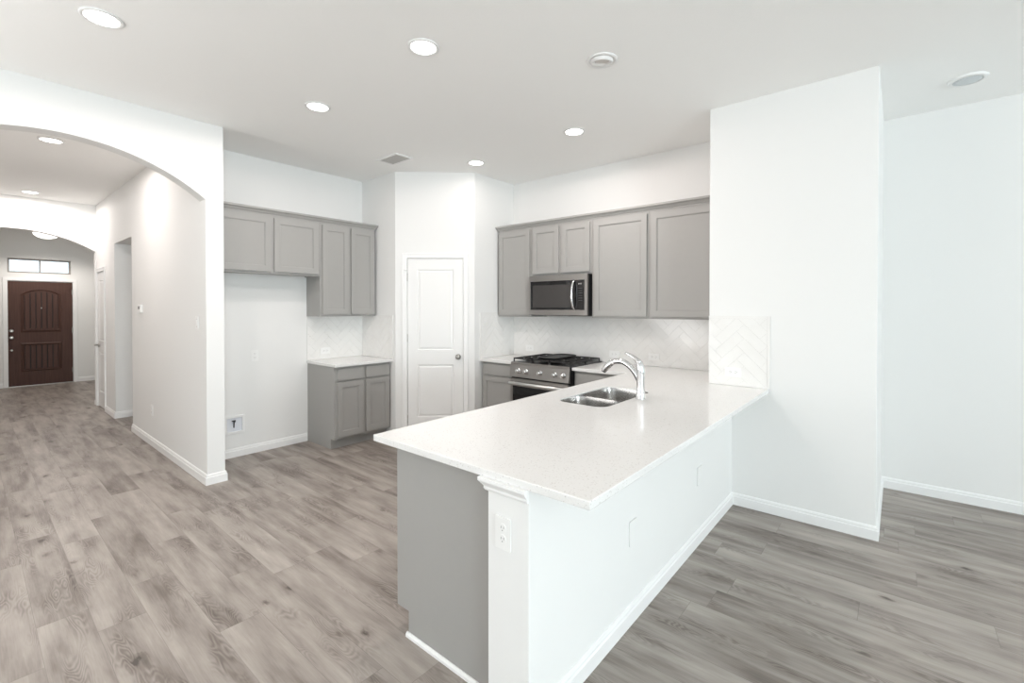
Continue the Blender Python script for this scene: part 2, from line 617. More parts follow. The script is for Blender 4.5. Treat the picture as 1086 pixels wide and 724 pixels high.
struct('wall_pantry_side', MB(**WX).prism([(XK, YK2), (XK, YF), (XK + .1, YF), (XK + .1, YK2 + .045)], 'c', 0, H), M['wall'], 'narrow white wall beside the pantry door facing the niche', 'wall')
DA, DB = Vector((XK, YK2, 0)), Vector((XQ, YP, 0))
DR = (DB - DA).normalized()
DN = Vector((DR.y, -DR.x, 0))
if DN.x > 0: DN = -DN
DL = (DB - DA).length
PF = dict(o=DA, r=DR, n=DN)
pd0, pd1, pdz = .135, .785, 2.085
mb = MB(**PF)
mb.box(0, pd0, -.1, 0, 0, H)
mb.box(pd1, DL, -.1, 0, 0, H)
mb.box(pd0, pd1, -.1, 0, pdz, H)
struct('wall_pantry', mb, M['wall'], 'white angled wall holding the pantry door', 'wall')
struct('wall_pantry_return', MB(**WX).prism([(XQ, YP), (XR, YP), (XR, YP + .1), (XQ + .045, YP + .1)], 'c', 0, H), M['wall'], 'short white wall between pantry door and range wall', 'wall')
struct('wall_range', MB(**WX).box(XR, XR + .12, YC1, YP + .1, 0, H), M['wall'], 'white wall behind the range', 'wall')
struct('wall_column', MB(**WX).box(XC, XD, YC2, YC1, 0, H), M['wall'], 'full height white wall block at the end of the peninsula', 'wall', bevel=0.004)
struct('wall_right', MB(**WX).box(XD, XD + .12, YB0, YC1, 0, H), M['wall'], 'pale wall of the dining area beyond the peninsula', 'wall')


def window_wall(name, x0, x1, wins, y, axis, label):
    """Wall at y (axis 'y') or x (axis 'x') with window openings (s0, s1, z0, z1)."""
    mb = MB(**WX) if axis == 'y' else MB(r=(0, 1, 0), n=(1, 0, 0))
    cur = x0
    for s0, s1, z0, z1 in wins:
        mb.box(cur, s0, y - .12, y, 0, H)
        mb.box(s0, s1, y - .12, y, 0, z0)
        mb.box(s0, s1, y - .12, y, z1, H)
        cur = s1
    mb.box(cur, x1, y - .12, y, 0, H)
    struct(name, mb, M['wall'], label, 'wall')
    k = 0
    for s0, s1, z0, z1 in wins:
        mb = MB(**WX) if axis == 'y' else MB(r=(0, 1, 0), n=(1, 0, 0))
        f = .05
        for a0, a1, c0, c1 in ((s0, s1, z0, z0 + f), (s0, s1, z1 - f, z1), (s0, s0 + f, z0 + f, z1 - f), (s1 - f, s1, z0 + f, z1 - f), ((s0 + s1) / 2 - .03, (s0 + s1) / 2 + .03, z0 + f, z1 - f)):
            mb.box(a0, a1, y - .10, y - .04, c0, c1)
        WN[0] += 1
        struct('window_%d' % WN[0], mb, M['trim'], 'white framed living area window', 'window')


WN = [1]
window_wall('wall_back', XB0 - .12, XD + .12, [(-3.3, .3, .30, 2.75), (1.2, 4.4, .30, 2.75)], YB0, 'y', 'white wall with tall windows behind the viewer')
window_wall('wall_west', YB0, YA, [(-3.0, 2.4, .30, 2.75)], XB0, 'x', 'white wall with a wide window beside the living area')

mb = MB(**WX)  # frame of the added, unseen window beside the north ceiling fill lamp
for x0, x1, c0, c1 in ((NW0, NW1, NZ0, NZ0 + .05), (NW0, NW1, NZ1 - .05, NZ1), (NW0, NW0 + .05, NZ0 + .05, NZ1 - .05), (NW1 - .05, NW1, NZ0 + .05, NZ1 - .05), ((NW0 + NW1) / 2 - .03, (NW0 + NW1) / 2 + .03, NZ0 + .05, NZ1 - .05)):
    mb.box(x0, x1, YA + .04, YA + .10, c0, c1)
struct('window_5', mb, M['trim'], 'unseen white framed window added in the arch wall for ceiling fill', 'window')

# half wall of the peninsula
PX0, PY0, PY1 = 1.262, .984, 1.179
struct('wall_peninsula', MB(**WX).box(PX0, XC, PY0, PY1, 0, .8825), M['wall'], 'low white half wall carrying the bar side of the counter', 'wall', bevel=0.003)
struct('trim_1', MB().sweep([(PX0 + .05, PY1), (PX0, PY1), (PX0, PY0)], [(0, .834), (.008, .834), (.012, .842), (.012, .850), (.024, .866), (.028, .872), (.028, .884), (0, .884)], side=1), M['trim'], 'white moulding under the counter at the half wall end', 'trim')

# ------------------------------------------------------------------ baseboards
BP = [(0, 0), (.015, 0), (.015, .062), (.010, .068), (.010, .078), (.005, .088), (0, .090)]


def baseboard(name, path, side, label):
    struct(name, MB().sweep(path, BP, side), M['trim'], label, 'baseboard')


baseboard('baseboard_hall', [(XH, 7.19), (XH, YA), (XE, YA), (XE, YF), (2.505, YF)], 1, 'white baseboard wrapping the arch jamb and niche wall')
baseboard('baseboard_passage', [(3.0, 8.18), (XH, 8.18), (XH, 8.81)], -1, 'white baseboard at the side passage corner')
baseboard('baseboard_hall_corner', [(XH, 9.52), (XH, YE + .13), (2.2, YE + .13)], -1, 'white baseboard at the entry corner')
baseboard('baseboard_entry_right', [(dx1 + .06, YFD), (2.2, YFD)], 1, 'white baseboard beside the front door hinge side')
baseboard('baseboard_entry_left', [(-.42, YFD), (dx0 - .06, YFD)], 1, 'white baseboard beside the front door latch side')
baseboard('baseboard_left', [(XB0, YA), (-.424, YA), (-.424, YFD)], 1, 'white baseboard along the arch wall and far hall wall')
baseboard('baseboard_peninsula', [(PX0, PY1), (PX0, PY0), (XC, PY0), (XC, YC2), (XD, YC2), (XD, YB0)], 1, 'white baseboard along half wall, column and dining wall')
baseboard('baseboard_pantry', [(XK, YK2 + .05), (XK, YK2), tuple((DA + DR * (pd0 - .06))[:2])], 1, 'white baseboard beside the pantry door')

# ------------------------------------------------------------------ front door and transom
FR = dict(o=(dx0, YFD, 0), r=(1, 0, 0), n=(0, -1, 0))
fw = dx1 - dx0
door1 = empty('door_1', (dx0 + fw / 2, YFD, 0), 'dark brown two panel front door with an arched upper panel', 'door', kind='structure')
mb = MB(**FR)
mb.box(.012, fw - .012, -.05, -.012, .012, dz - .012)
mb.build('door_slab', M['brown'], door1, 0.002)


def arched(a0, a1, c0, c1, rise, n=16):
    p = arch_pts((a0 + a1) / 2, (a1 - a0) / 2, c1 - rise, rise, n) if rise else [(a0, c1), (a1, c1)]
    return [(a0, c0)] + p + [(a1, c0)]


def moulding(mb, outline, wd, b):
    cx_ = sum(p[0] for p in outline) / len(outline)
    cz_ = sum(p[1] for p in outline) / len(outline)
    hw = (max(p[0] for p in outline) - min(p[0] for p in outline)) / 2
    hh = (max(p[1] for p in outline) - min(p[1] for p in outline)) / 2
    inner = [(cx_ + (p[0] - cx_) * (hw - wd) / hw, cz_ + (p[1] - cz_) * (hh - wd) / hh) for p in outline]
    mid = [((p[0] + q[0]) / 2, (p[1] + q[1]) / 2) for p, q in zip(outline, inner)]
    n = len(outline)
    A = [mb.v(p[0], b, p[1]) for p in outline]
    B = [mb.v(p[0], b + .016, p[1]) for p in mid]
    C = [mb.v(p[0], b, p[1]) for p in inner]
    for i in range(n):
        j = (i + 1) % n
        mb.face([A[i], A[j], B[j], B[i]])
        mb.face([B[i], B[j], C[j], C[i]])


for (a0, a1, c0, c1, rise, nm) in ((.175, fw - .175, .28, .83, 0, 'lower_panel'), (.175, fw - .175, 1.03, 1.86, .10, 'upper_panel')):
    mb = MB(**FR)
    ol = arched(a0, a1, c0, c1, rise)
    moulding(mb, ol, .045, -.012)
    # vertical boards separated by grooves
    nb = 6
    i0, i1 = a0 + .05, a1 - .05
    for k in range(nb):
        s0, s1 = i0 + (i1 - i0) * k / nb, i0 + (i1 - i0) * (k + 1) / nb
        def top(a):
            if not rise: return c1 - .05
            hw = (a1 - a0) / 2
            R = (hw * hw + rise * rise) / (2 * rise)
            return c1 - R + math.sqrt(max(0, R * R - (a - (a0 + a1) / 2) ** 2)) - .05
        mb.prism([(s0 + .008, c0 + .05), (s1 - .008, c0 + .05), (s1 - .008, top(s1 - .008)), (s0 + .008, top(s0 + .008))], 'b', -.014, .006)
    pnl = mb.build(nm, M['brown'], door1)
    gb = MB(**FR)  # thin dark plate: crease shade between the boards, put in as colour
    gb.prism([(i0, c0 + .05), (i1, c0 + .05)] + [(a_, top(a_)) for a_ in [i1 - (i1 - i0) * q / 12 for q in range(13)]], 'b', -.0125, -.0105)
    gb.build('groove_shade', M['dark_groove'], pnl)
mb = MB(**FR)
for a0, a1, c0, c1 in ((-.055, 0, 0, dz + .055), (fw, fw + .055, 0, dz + .055), (0, fw, dz, dz + .055)):
    mb.box(a0, a1, 0, .016, c0, c1)
for a0, a1, c0, c1 in ((0, .01, 0, dz), (fw - .01, fw, 0, dz), (.01, fw - .01, dz - .01, dz)):
    mb.box(a0, a1, -.10, 0, c0, c1)
mb.build('door_casing', M['trim'], door1, 0.003)
MB(**FR).box(0, fw, -.12, .01, 0, .012).build('threshold', M['nickel'], door1)
for nm, c, rad in (('deadbolt', 1.07, .030), ('door_knob', .94, .030), ('chain_lock', .70, .018)):
    mb = MB(**FR)
    mb.lathe(.055, -.012, c, [(rad, 0), (rad, .008), (rad * .45, .012), (rad * .45, .03), (rad * .95, .04), (rad * .95, .052), (rad * .5, .06)], 'b', 20)
    mb.build(nm, M['nickel'], door1)
MB(**FR).lathe(fw / 2, -.012, 1.50, [(.014, 0), (.014, .006), (.009, .009)], 'b', 16).build('peephole', M['nickel'], door1)
for c in (.25, 1.05, 1.82):
    MB(**FR).box(fw - .022, fw - .006, -.012, .004, c - .05, c + .05).build('hinge', M['nickel'], door1)

win = empty('window_1', ((tx0 + tx1) / 2, YFD, tz0), 'long narrow transom window over the front door', 'window', kind='structure')
mb = MB(**FR)
t0, t1 = tx0 - dx0, tx1 - dx0
f = .028
for a0, a1, c0, c1 in ((t0, t1, tz0, tz0 + f), (t0, t1, tz1 - f, tz1), (t0, t0 + f, tz0 + f, tz1 - f), (t1 - f, t1, tz0 + f, tz1 - f), ((t0 + t1) / 2 - .010, (t0 + t1) / 2 + .010, tz0 + f, tz1 - f)):
    mb.box(a0, a1, -.10, -.06, c0, c1)
mb.build('window_frame', plain('aluminium_frame', (.36, .34, .32), .5, nscale=10, var=.1), win, 0.002)
MB(**FR).box(t0 + f, t1 - f, -.082, -.078, tz0 + f, tz1 - f).build('window_pane', M['glass'], win)


# ------------------------------------------------------------------ white doors
def white_door(name, F, w, h, knob_side, lever, label, hinges=True, depth=.1):
    root = empty(name, MB(**F).P(w / 2, 0, 0), label, 'door', kind='structure')
    st = .115 if w > .6 else .10
    mb = MB(**F)
    g = .004
    mb.slab(g, w - g, -.045, -.008, .01, h - g, [(st, w - st, .24, .24 + (h - .24) * .33), (st, w - st, .24 + (h - .24) * .33 + .17, h - .13)],
            [(.010, .009), (.016, .009), (.034, .002)])
    mb.build('door_slab', M['door'], root)
    mb = MB(**F)
    cw = .056
    for a0, a1, c0, c1 in ((-cw, 0, 0, h + cw), (w, w + cw, 0, h + cw), (0, w, h, h + cw)):
        mb.box(a0, a1, 0, .012, c0, c1)
    mb.box(-cw, -cw + .016, .012, .018, 0, h + cw).box(w + cw - .016, w + cw, .012, .018, 0, h + cw).box(-cw + .016, w + cw - .016, .012, .018, h + cw - .016, h + cw)
    mb.build('door_casing', M['trim'], root, 0.002)
    ka = w - .062 if knob_side > 0 else .062
    mb = MB(**F)
    if lever:
        mb.lathe(ka, -.008, .94, [(.030, 0), (.030, .008), (.012, .012), (.012, .045)], 'b', 20)
        mb.tube([(ka, .04, .94), (ka - .03 * knob_side, .045, .94), (ka - .11 * knob_side, .045, .938)], [.010, .010, .008], 12)
        mb.build('door_lever', M['nickel'], root)
    else:
        mb.lathe(ka, -.008, .94, [(.031, 0), (.031, .007), (.012, .011), (.012, .028), (.024, .034), (.028, .044), (.024, .055), (.010, .060)], 'b', 24)
        mb.build('door_knob', M['nickel'], root)
        MB(**F).box(w - .003 if knob_side > 0 else -.006, w + .006 if knob_side > 0 else .003, -.02, .003, .91, .97).build('strike_plate', M['nickel'], root)
    if hinges:
        ha = -.001 if knob_side > 0 else w + .001
        for c in (.22, 1.16, h - .22):
            MB(**F).cyl(ha, .001, c - .045, .007, .09, 'c', 12).build('hinge', M['nickel'], root)
        MB(**F).tube([(ha, .004, h - .14), (ha - .012 * knob_side, .03, h - .14), (ha - .02 * knob_side, .036, h - .14)], [.004, .004, .008], 10).build('door_stop', M['plastic'], root)
    return root


pf = dict(o=DA + DR * pd0, r=DR, n=DN)
white_door('door_2', pf, pd1 - pd0, pdz, 1, False, 'white two panel pantry door in the angled wall')
hf = dict(o=(XH, 9.46, 0), r=(0, -1, 0), n=(-1, 0, 0))
white_door('door_3', hf, .59, 2.05, -1, True, 'narrow white closet door in the hall wall', hinges=True)


# ------------------------------------------------------------------ cabinets
SH = [(.004, .007)]


def shaker(name, F, a0, a1, b, c0, c1, root, st=.055, drawer=False):
    mb = MB(**F)
    if drawer:
        mb.box(a0, a1, b, b + .019, c0, c1)
        return mb.build(name, M['cab'], root, 0.003)
    mb.slab(a0, a1, b, b + .019, c0, c1, [(a0 + st, a1 - st, c0 + st, c1 - st)], [(.0, .004), (.006, .005), (.007, .011)])
    return mb.build(name, M['cab'], root)


def upper_cabinet(F, a0, a1, depth, c0, c1, doors, label, group=None):
    """F origin on the wall face; b runs outward."""
    p = MB(**F).P((a0 + a1) / 2, 0, c0)
    root = empty('wall_cabinet', p, label, 'cabinet', group)
    mb = MB(**F)
    d = depth - .019
    mb.box(a0, a1, .001, d, c0 + .012, c1)
    t = .018
    for x0, x1, y0, y1 in ((a0, a0 + t, .001, d), (a1 - t, a1, .001, d), (a0 + t, a1 - t, d - t, d)):
        mb.box(x0, x1, y0, y1, c0, c0 + .012)
    mb.build('cabinet_body', M['cab'], root, 0.0015)
    for x0, x1 in doors:
        shaker('cabinet_door', F, x0, x1, d + .0005, c0 + .022, c1 - .028, root)
    return root


CP = [(0, -.006), (.005, -.006), (.005, .004), (.014, .010), (.022, .026), (.036, .036), (.040, .036), (.040, .054), (0, .054)]


def crown(F, path, c, root):
    mb0 = MB(**F)
    P2 = [tuple(mb0.P(a, b, 0)[:2]) for a, b in path]
    mb0.bm.free()
    mb = MB()
    mb.sweep(P2, [(o, c + z) for o, z in CP], side=1)
    return mb.build('crown_moulding', M['cab'], root)


def base_cabinet(F, a0, a1, depth, fronts, label, name='base_cabinet', b0=.003, closed_top=False, toe=.075, toeh=.11, ztop=.884):
    """Open-topped carcass with a toe kick. fronts: (kind, a0, a1, c0, c1)."""
    p = MB(**F).P((a0 + a1) / 2, b0, 0)
    root = empty(name, p, label, 'cabinet')
    d = depth - .019
    t = .019
    side = [(b0, 0), (d - toe, 0), (d - toe, toeh), (d, toeh), (d, ztop), (b0, ztop)]
    mb = MB(**F)
    mb.prism(side, 'a', a0, a0 + t)
    mb.prism(side, 'a', a1 - t, a1)
    mb.box(a0 + t, a1 - t, b0, b0 + t, toeh, ztop)
    mb.box(a0 + t, a1 - t, b0 + t, d - t, toeh, toeh + t)
    mb.box(a0 + t, a1 - t, d - t, d, toeh, ztop)
    mb.build('cabinet_body', M['cab'], root, 0.0012)
    MB(**F).box(a0 + t, a1 - t, d - toe - .016, d - toe, 0, toeh).build('toe_kick', M['cab'], root)
    for kind, x0, x1, c0, c1 in fronts:
        if kind == 'drawer':
            shaker('drawer', F, x0, x1, d + .0005, c0, c1, root, drawer=True)
        else:
            shaker('cabinet_door', F, x0, x1, d + .0005, c0, c1, root, st=.055)
    return root


# --- niche wall
FL = dict(o=(0, YF, 0), r=(1, 0, 0), n=(0, -1, 0))
UD = .33
ca = upper_cabinet(FL, XE + .002, 2.503, UD, 1.852, 2.445, [(1.50, 1.993), (2.022, 2.483)], 'wide grey two door wall cabinet above the empty refrigerator space')
crown(FL, [(XE + .002, UD - .019), (2.503, UD - .019)], 2.445, ca)
cb = upper_cabinet(FL, 2.504, 3.19, UD, 1.415, 2.445, [(2.528, 2.842), (2.872, 3.176)], 'tall grey two door wall cabinet above the small white countertop')
crown(FL, [(2.504, UD - .019), (3.19, UD - .019), (3.19, .001)], 2.445, cb)
BD = .605
base_cabinet(FL, 2.512, 3.205, BD, [('drawer', 2.545, 2.85, .735, .86), ('drawer', 2.885, 3.19, .735, .86), ('door', 2.545, 2.85, .135, .715), ('door', 2.885, 3.19, .135, .715)],
             'small grey base cabinet with two drawers and two doors by pantry')
o = MB(**FL).box(2.498, XK - .001, .001, .635, .884, .914).build('countertop', M['quartz'], None, 0.003)
tag(o, 'small square white quartz countertop on the base cabinet beside pantry', 'countertop')

# --- range wall (a runs towards the camera, i.e. -y; origin at the pantry return wall)
FRW = dict(o=(XR, YP, 0), r=(0, -1, 0), n=(-1, 0, 0))


def ry(y): return YP - y


c1_ = upper_cabinet(FRW, ry(3.76), ry(3.262), UD, 1.405, 2.44, [(ry(3.748), ry(3.277))], 'grey single door wall cabinet nearest the pantry, reaching below the microwave top')
c2_ = upper_cabinet(FRW, ry(3.261), ry(2.461), UD, 1.872, 2.44, [(ry(3.232), ry(2.874)), (ry(2.832), ry(2.482))], 'short grey two door wall cabinet directly above the microwave')
c3_ = upper_cabinet(FRW, ry(2.46), ry(1.836), UD, 1.405, 2.44, [(ry(2.430), ry(1.856))], 'grey single door wall cabinet immediately beside the microwave control side')
c4_ = upper_cabinet(FRW, ry(1.835), ry(1.168), UD, 1.405, 2.44, [(ry(1.814), ry(1.19))], 'grey single door wall cabinet against the tall white wall block')
crown(FRW, [(ry(3.76), .001), (ry(3.76), UD - .019), (ry(3.262), UD - .019)], 2.44, c1_)
crown(FRW, [(ry(3.261), UD - .019), (ry(2.461), UD - .019)], 2.44, c2_)
crown(FRW, [(ry(2.46), UD - .019), (ry(1.836), UD - .019)], 2.44, c3_)
crown(FRW, [(ry(1.835), UD - .019), (ry(1.168), UD - .019)], 2.44, c4_)
RY0, RY1 = 3.272, 2.505          # range
base_cabinet(FRW, ry(3.775), ry(RY0 + .006), BD, [('drawer', ry(3.755), ry(3.30), .735, .86), ('door', ry(3.755), ry(3.30), .135, .715)],
             'narrow grey base cabinet with one drawer between pantry wall and range')
base_cabinet(FRW, ry(RY1 - .006), ry(1.86), BD, [('drawer', ry(RY1 - .03), ry(1.88), .735, .86), ('door', ry(RY1 - .03), ry(1.88), .135, .715)],
             'grey base cabinet between range and peninsula, mostly hidden by the counter')
o = MB(**FRW).box(.001, ry(RY0 + .004), .001, .635, .884, .914).build('countertop', M['quartz'], None, 0.003)
tag(o, 'narrow white quartz countertop piece between pantry wall and range', 'countertop')

# --- peninsula
PEN = dict(o=(0, PY1 + .001, 0), r=(1, 0, 0), n=(0, 1, 0))
pdpt = .651
fr = []
for x0, x1 in ((1.34, 1.78), (1.80, 2.24), (2.30, 2.76), (2.78, 3.24), (3.26, 3.86)):
    fr += [('drawer', x0, x1, .735, .86), ('door', x0, x1, .135, .715)]
pen = base_cabinet(PEN, 1.312, XR - .01, pdpt, fr, 'long grey base cabinet run under the peninsula with a plain end panel', name='peninsula_cabinet', toe=.085, toeh=.115)
mb = MB()
mb.sweep([(1.312, 1.735), (1.312, PY1 + .002)], [(0, 0), (.012, 0), (.012, .012), (.004, .02), (0, .02)], side=1)
mb.build('shoe_moulding', M['trim'], pen)

SX0, SX1, SY0, SY1, SRD = 2.462, 3.165, 1.352, 1.700, .075


def rrect(x0, x1, y0, y1, r, n=8):
    P_ = []
    for cx_, cy_, w0 in ((x1 - r, y1 - r, 0), (x0 + r, y1 - r, 90), (x0 + r, y0 + r, 180), (x1 - r, y0 + r, 270)):
        for k in range(n + 1):
            w = math.radians(w0 + 90 * k / n)
            P_.append((cx_ + r * math.cos(w), cy_ + r * math.sin(w)))
    return P_


CX0, CYI, CYB = 1.248, 1.911, .732
outer = [(CX0, CYB), (XC - .002, CYB), (XC - .002, YC1 + .002), (XR - .002, YC1 + .002), (XR - .002, RY1 - .004), (XR - .636, RY1 - .004), (XR - .636, CYI), (CX0, CYI)]
bm = bmesh.new()


def loop(pts_, z):
    vs = [bm.verts.new((p[0], p[1], z)) for p in pts_]
    return vs, [bm.edges.new((vs[i], vs[(i + 1) % len(vs)])) for i in range(len(vs))]


hole = rrect(SX0, SX1, SY0, SY1, SRD)
ov, oe = loop(outer, .914)
hv, he = loop(hole, .914)
bmesh.ops.triangle_fill(bm, use_beauty=True, use_dissolve=False, edges=oe + he)
ge = bmesh.ops.extrude_face_region(bm, geom=bm.faces[:])
for v_ in [g for g in ge['geom'] if isinstance(g, bmesh.types.BMVert)]: v_.co.z = .884
mb = MB(); mb.bm.free(); mb.bm = bm
o = mb.build('countertop', M['quartz'], None, 0.003)
tag(o, 'large L-shaped white quartz peninsula countertop with the sink cut into it', 'countertop')

# sink
sink = empty('sink', ((SX0 + SX1) / 2, (SY0 + SY1) / 2, .884), 'undermount stainless double bowl sink set in the peninsula countertop', 'sink')


def bowl(x0, x1, y0, y1, zt, zb, name, r=.07):
    bm_ = bmesh.new()
    m_ = MB(); m_.bm.free(); m_.bm = bm_
    rings = []
    for ins, z, rr in ((.001, zt, r), (.002, zt - .008, r), (.005, zt - .03, r), (.014, zb + .03, r), (.022, zb + .010, r), (.045, zb, r * .8)):
        rings.append([bm_.verts.new((p[0], p[1], z)) for p in rrect(x0 + ins, x1 - ins, y0 + ins, y1 - ins, rr)])
    k = len(rings[0])
    for i in range(len(rings) - 1):
        for j in range(k):
            f_ = bm_.faces.new([rings[i][j], rings[i][(j + 1) % k], rings[i + 1][(j + 1) % k], rings[i + 1][j]])
            f_.smooth = i > 0
    bm_.faces.new(rings[-1])
    o_ = m_.build(name, M['steel_sink'], sink)
    so = o_.modifiers.new('solid', 'SOLIDIFY')
    so.thickness = .0012
    cx_, cy_ = (x0 + x1) / 2, (y0 + y1) / 2
    d_ = MB()
    d_.o = Vector((0, 0, 0)); d_.r = Vector((1, 0, 0)); d_.n = Vector((0, 1, 0))
    d_.lathe(cx_, cy_, zb + .0015, [(.043, 0), (.043, .003), (.036, .004), (.034, -.0005), (.012, -.0005), (.012, .006), (.004, .008)], 'c', 24)
    d_.build('drain', M['nickel'], o_)
    return o_


XDV = 2.735
bowl(SX0 + .001, XDV - .010, SY0 + .001, SY1 - .001, .909, .70, 'sink_bowl')
bowl(XDV + .010, SX1 - .001, SY0 + .001, SY1 - .001, .909, .68, 'sink_bowl')
DV = dict(r=(1, 0, 0), n=(0, 1, 0))
MB(**DV).prism([(XDV - .085, SY0 + .004), (XDV + .085, SY0 + .004), (XDV + .040, SY0 + .012), (XDV + .018, SY0 + .035), (XDV + .0105, SY0 + .070), (XDV + .0105, SY1 - .070), (XDV + .018, SY1 - .035), (XDV + .040, SY1 - .012), (XDV + .085, SY1 - .004), (XDV - .085, SY1 - .004), (XDV - .040, SY1 - .012), (XDV - .018, SY1 - .035), (XDV - .0105, SY1 - .070), (XDV - .0105, SY0 + .070), (XDV - .018, SY0 + .035), (XDV - .040, SY0 + .012)], 'c', .893, .904).build('sink_divider', M['steel_sink'], sink, 0.003)

# faucet
FX, FY = 2.853, 1.296
fau = empty('faucet', (FX, FY, .914), 'polished chrome single lever kitchen faucet standing behind the sink', 'faucet')
FF = dict(o=(FX, FY, .914), r=(1, 0, 0), n=(0, 1, 0))
mb = MB(**FF)
prof = [(0, 0, .031), (0, .006, .0315), (0, .010, .029), (0, .05, .0285), (0, .09, .0265), (-.001, .13, .0265), (0, .17, .0285), (.002, .200, .0295), (.005, .225, .0275), (.012, .245, .0235), (.022, .258, .016)]
rings = []
for off_, z, rr in prof:
    rings.append([mb.v(math.cos(2 * PI * k / 28) * rr, off_ + math.sin(2 * PI * k / 28) * rr, z) for k in range(28)])
for i in range(len(rings) - 1):
    for k in range(28):
        mb.face([rings[i][k], rings[i][(k + 1) % 28], rings[i + 1][(k + 1) % 28], rings[i + 1][k]]).smooth = True
mb.face(rings[0]); mb.face(rings[-1][::-1])
mb.build('faucet_body', M['chrome'], fau)


def bez(p0, p1, p2, p3, n=18):
    R_ = []
    for i in range(n + 1):
        t = i / n
        R_.append(tuple((1 - t) ** 3 * a + 3 * (1 - t) ** 2 * t * b + 3 * (1 - t) * t * t * c + t ** 3 * d for a, b, c, d in zip(p0, p1, p2, p3)))
    return R_


sp = bez((0, .008, .115), (0, .045, .205), (0, .125, .268), (0, .205, .226), 20)
MB(**FF).tube(sp, [.0175 + .0015 * math.sin(i / 20 * PI) for i in range(21)], 18).build('spout', M['chrome'], fau)
hd = bez((0, .196, .232), (0, .226, .214), (0, .250, .195), (0, .270, .166), 10)
head = MB(**FF).tube(hd, [.0185, .0195, .0205, .0215, .022, .0225, .0225, .0225, .022, .0215, .0205], 18).build('spray_head', M['chrome'], fau)
MB(**FF).tube([(0, .2685, .1655), (0, .2725, .1580)], [.016, .0155], 16).build('spray_face', M['dark'], head)
lv = bez((0, .006, .236), (0, .035, .268), (0, .065, .282), (0, .108, .298), 12)
MB(**FF).tube(lv, [.025, .0235, .021, .0185, .0165, .015, .014, .0135, .013, .0125, .012, .0115, .009], 16, flat=.8).build('faucet_lever', M['chrome'], fau)


# ------------------------------------------------------------------ herringbone tile
def clip(poly, x0, x1, y0, y1):
    def cut(P_, ins, inter):
        R_ = []
        for i in range(len(P_)):
            a, b = P_[i - 1], P_[i]
            if ins(b):
                if not ins(a): R_.append(inter(a, b))
                R_.append(b)
            elif ins(a): R_.append(inter(a, b))
        return R_
    for ax, val, sg in ((0, x0, 1), (0, x1, -1), (1, y0, 1), (1, y1, -1)):
        if not poly: return poly
        def ins(p): return (p[ax] - val) * sg >= 0
        def inter(a, b):
            t = (val - a[ax]) / (b[ax] - a[ax])
            return (a[0] + (b[0] - a[0]) * t, a[1] + (b[1] - a[1]) * t)
        poly = cut(poly, ins, inter)
    return poly


def herringbone(name, F, a0, a1, c0, c1, label, border=None):
    """Tiled panel with slightly raised tiles on a grout bed. border: sides that get a narrow edge strip."""
    root = empty(name, MB(**F).P((a0 + a1) / 2, 0, c0), label, 'backsplash')
    MB(**F).box(a0, a1, .0005, .006, c0, c1).build('grout_bed', M['grout'], root)
    mb = MB(**F)
    W, n, g = .075, 3, .0009
    x0, x1, z0, z1 = a0, a1, c0, c1
    if border:
        bw = .018
        if 'r' in border: mb.box(a1 - bw, a1, .006, .0105, c0, c1); x1 -= bw + g
        if 't' in border: mb.box(x0, x1, .006, .0105, c1 - bw, c1); z1 -= bw + g
    R_ = int((max(a1 - a0, c1 - c0) * 1.5) / W) + 6
    ca, sa = math.cos(PI / 4), math.sin(PI / 4)
    for i in range(-R_, R_):
        for j in range(-R_, R_):
            m = (i - j) % (2 * n)
            if m == 0: rc = (i, i + n, j, j + 1)
            elif m == 2 * n - 1: rc = (i, i + 1, j, j + n)
            else: continue
            q = [(rc[0] * W + g, rc[2] * W + g), (rc[1] * W - g, rc[2] * W + g), (rc[1] * W - g, rc[3] * W - g), (rc[0] * W + g, rc[3] * W - g)]
            q = [(a0 + .1 + x * ca - y * sa, c0 + .1 + x * sa + y * ca) for x, y in q]
            q = clip(q, x0 + g, x1 - g, z0 + g, z1 - g)
            if len(q) < 3: continue
            ar = abs(sum(q[k - 1][0] * q[k][1] - q[k][0] * q[k - 1][1] for k in range(len(q)))) / 2
            if ar < 2e-5: continue
            tl = random.uniform(-.0004, .0004)
            A = [mb.v(p[0], .006, p[1]) for p in q]
            B = [mb.v(p[0], .0085 + tl, p[1]) for p in q]
            mb.face(B)
            for k in range(len(q)): mb.face([A[k - 1], A[k], B[k], B[k - 1]])
    o_ = mb.build('herringbone_tile', M['tile'], root)
    return root


herringbone('backsplash', FRW, .01, ry(YC1 + .012), .915, 1.404, 'white herringbone tile backsplash on the wall behind the range')
herringbone('backsplash', dict(o=(0, YP, 0), r=(1, 0, 0), n=(0, -1, 0)), 3.915, XR - .001, .915, 1.455, 'narrow white tile backsplash panel on the short wall beside the pantry door', 't')
herringbone('backsplash', FL, 2.506, XK - .001, .915, 1.414, 'white tile backsplash below the tall niche wall cabinet', None)
herringbone('backsplash', dict(o=(XK, YF - .01, 0), r=(0, -1, 0), n=(-1, 0, 0)), 0, .63, .915, 1.42, 'white tile backsplash on the narrow wall left of pantry door', 't')
herringbone('backsplash', dict(o=(XC, YC1, 0), r=(0, -1, 0), n=(-1, 0, 0)), 0, YC1 - .722, .915, 1.45, 'square white tile backsplash on the tall white block at the counter end', 'rt')

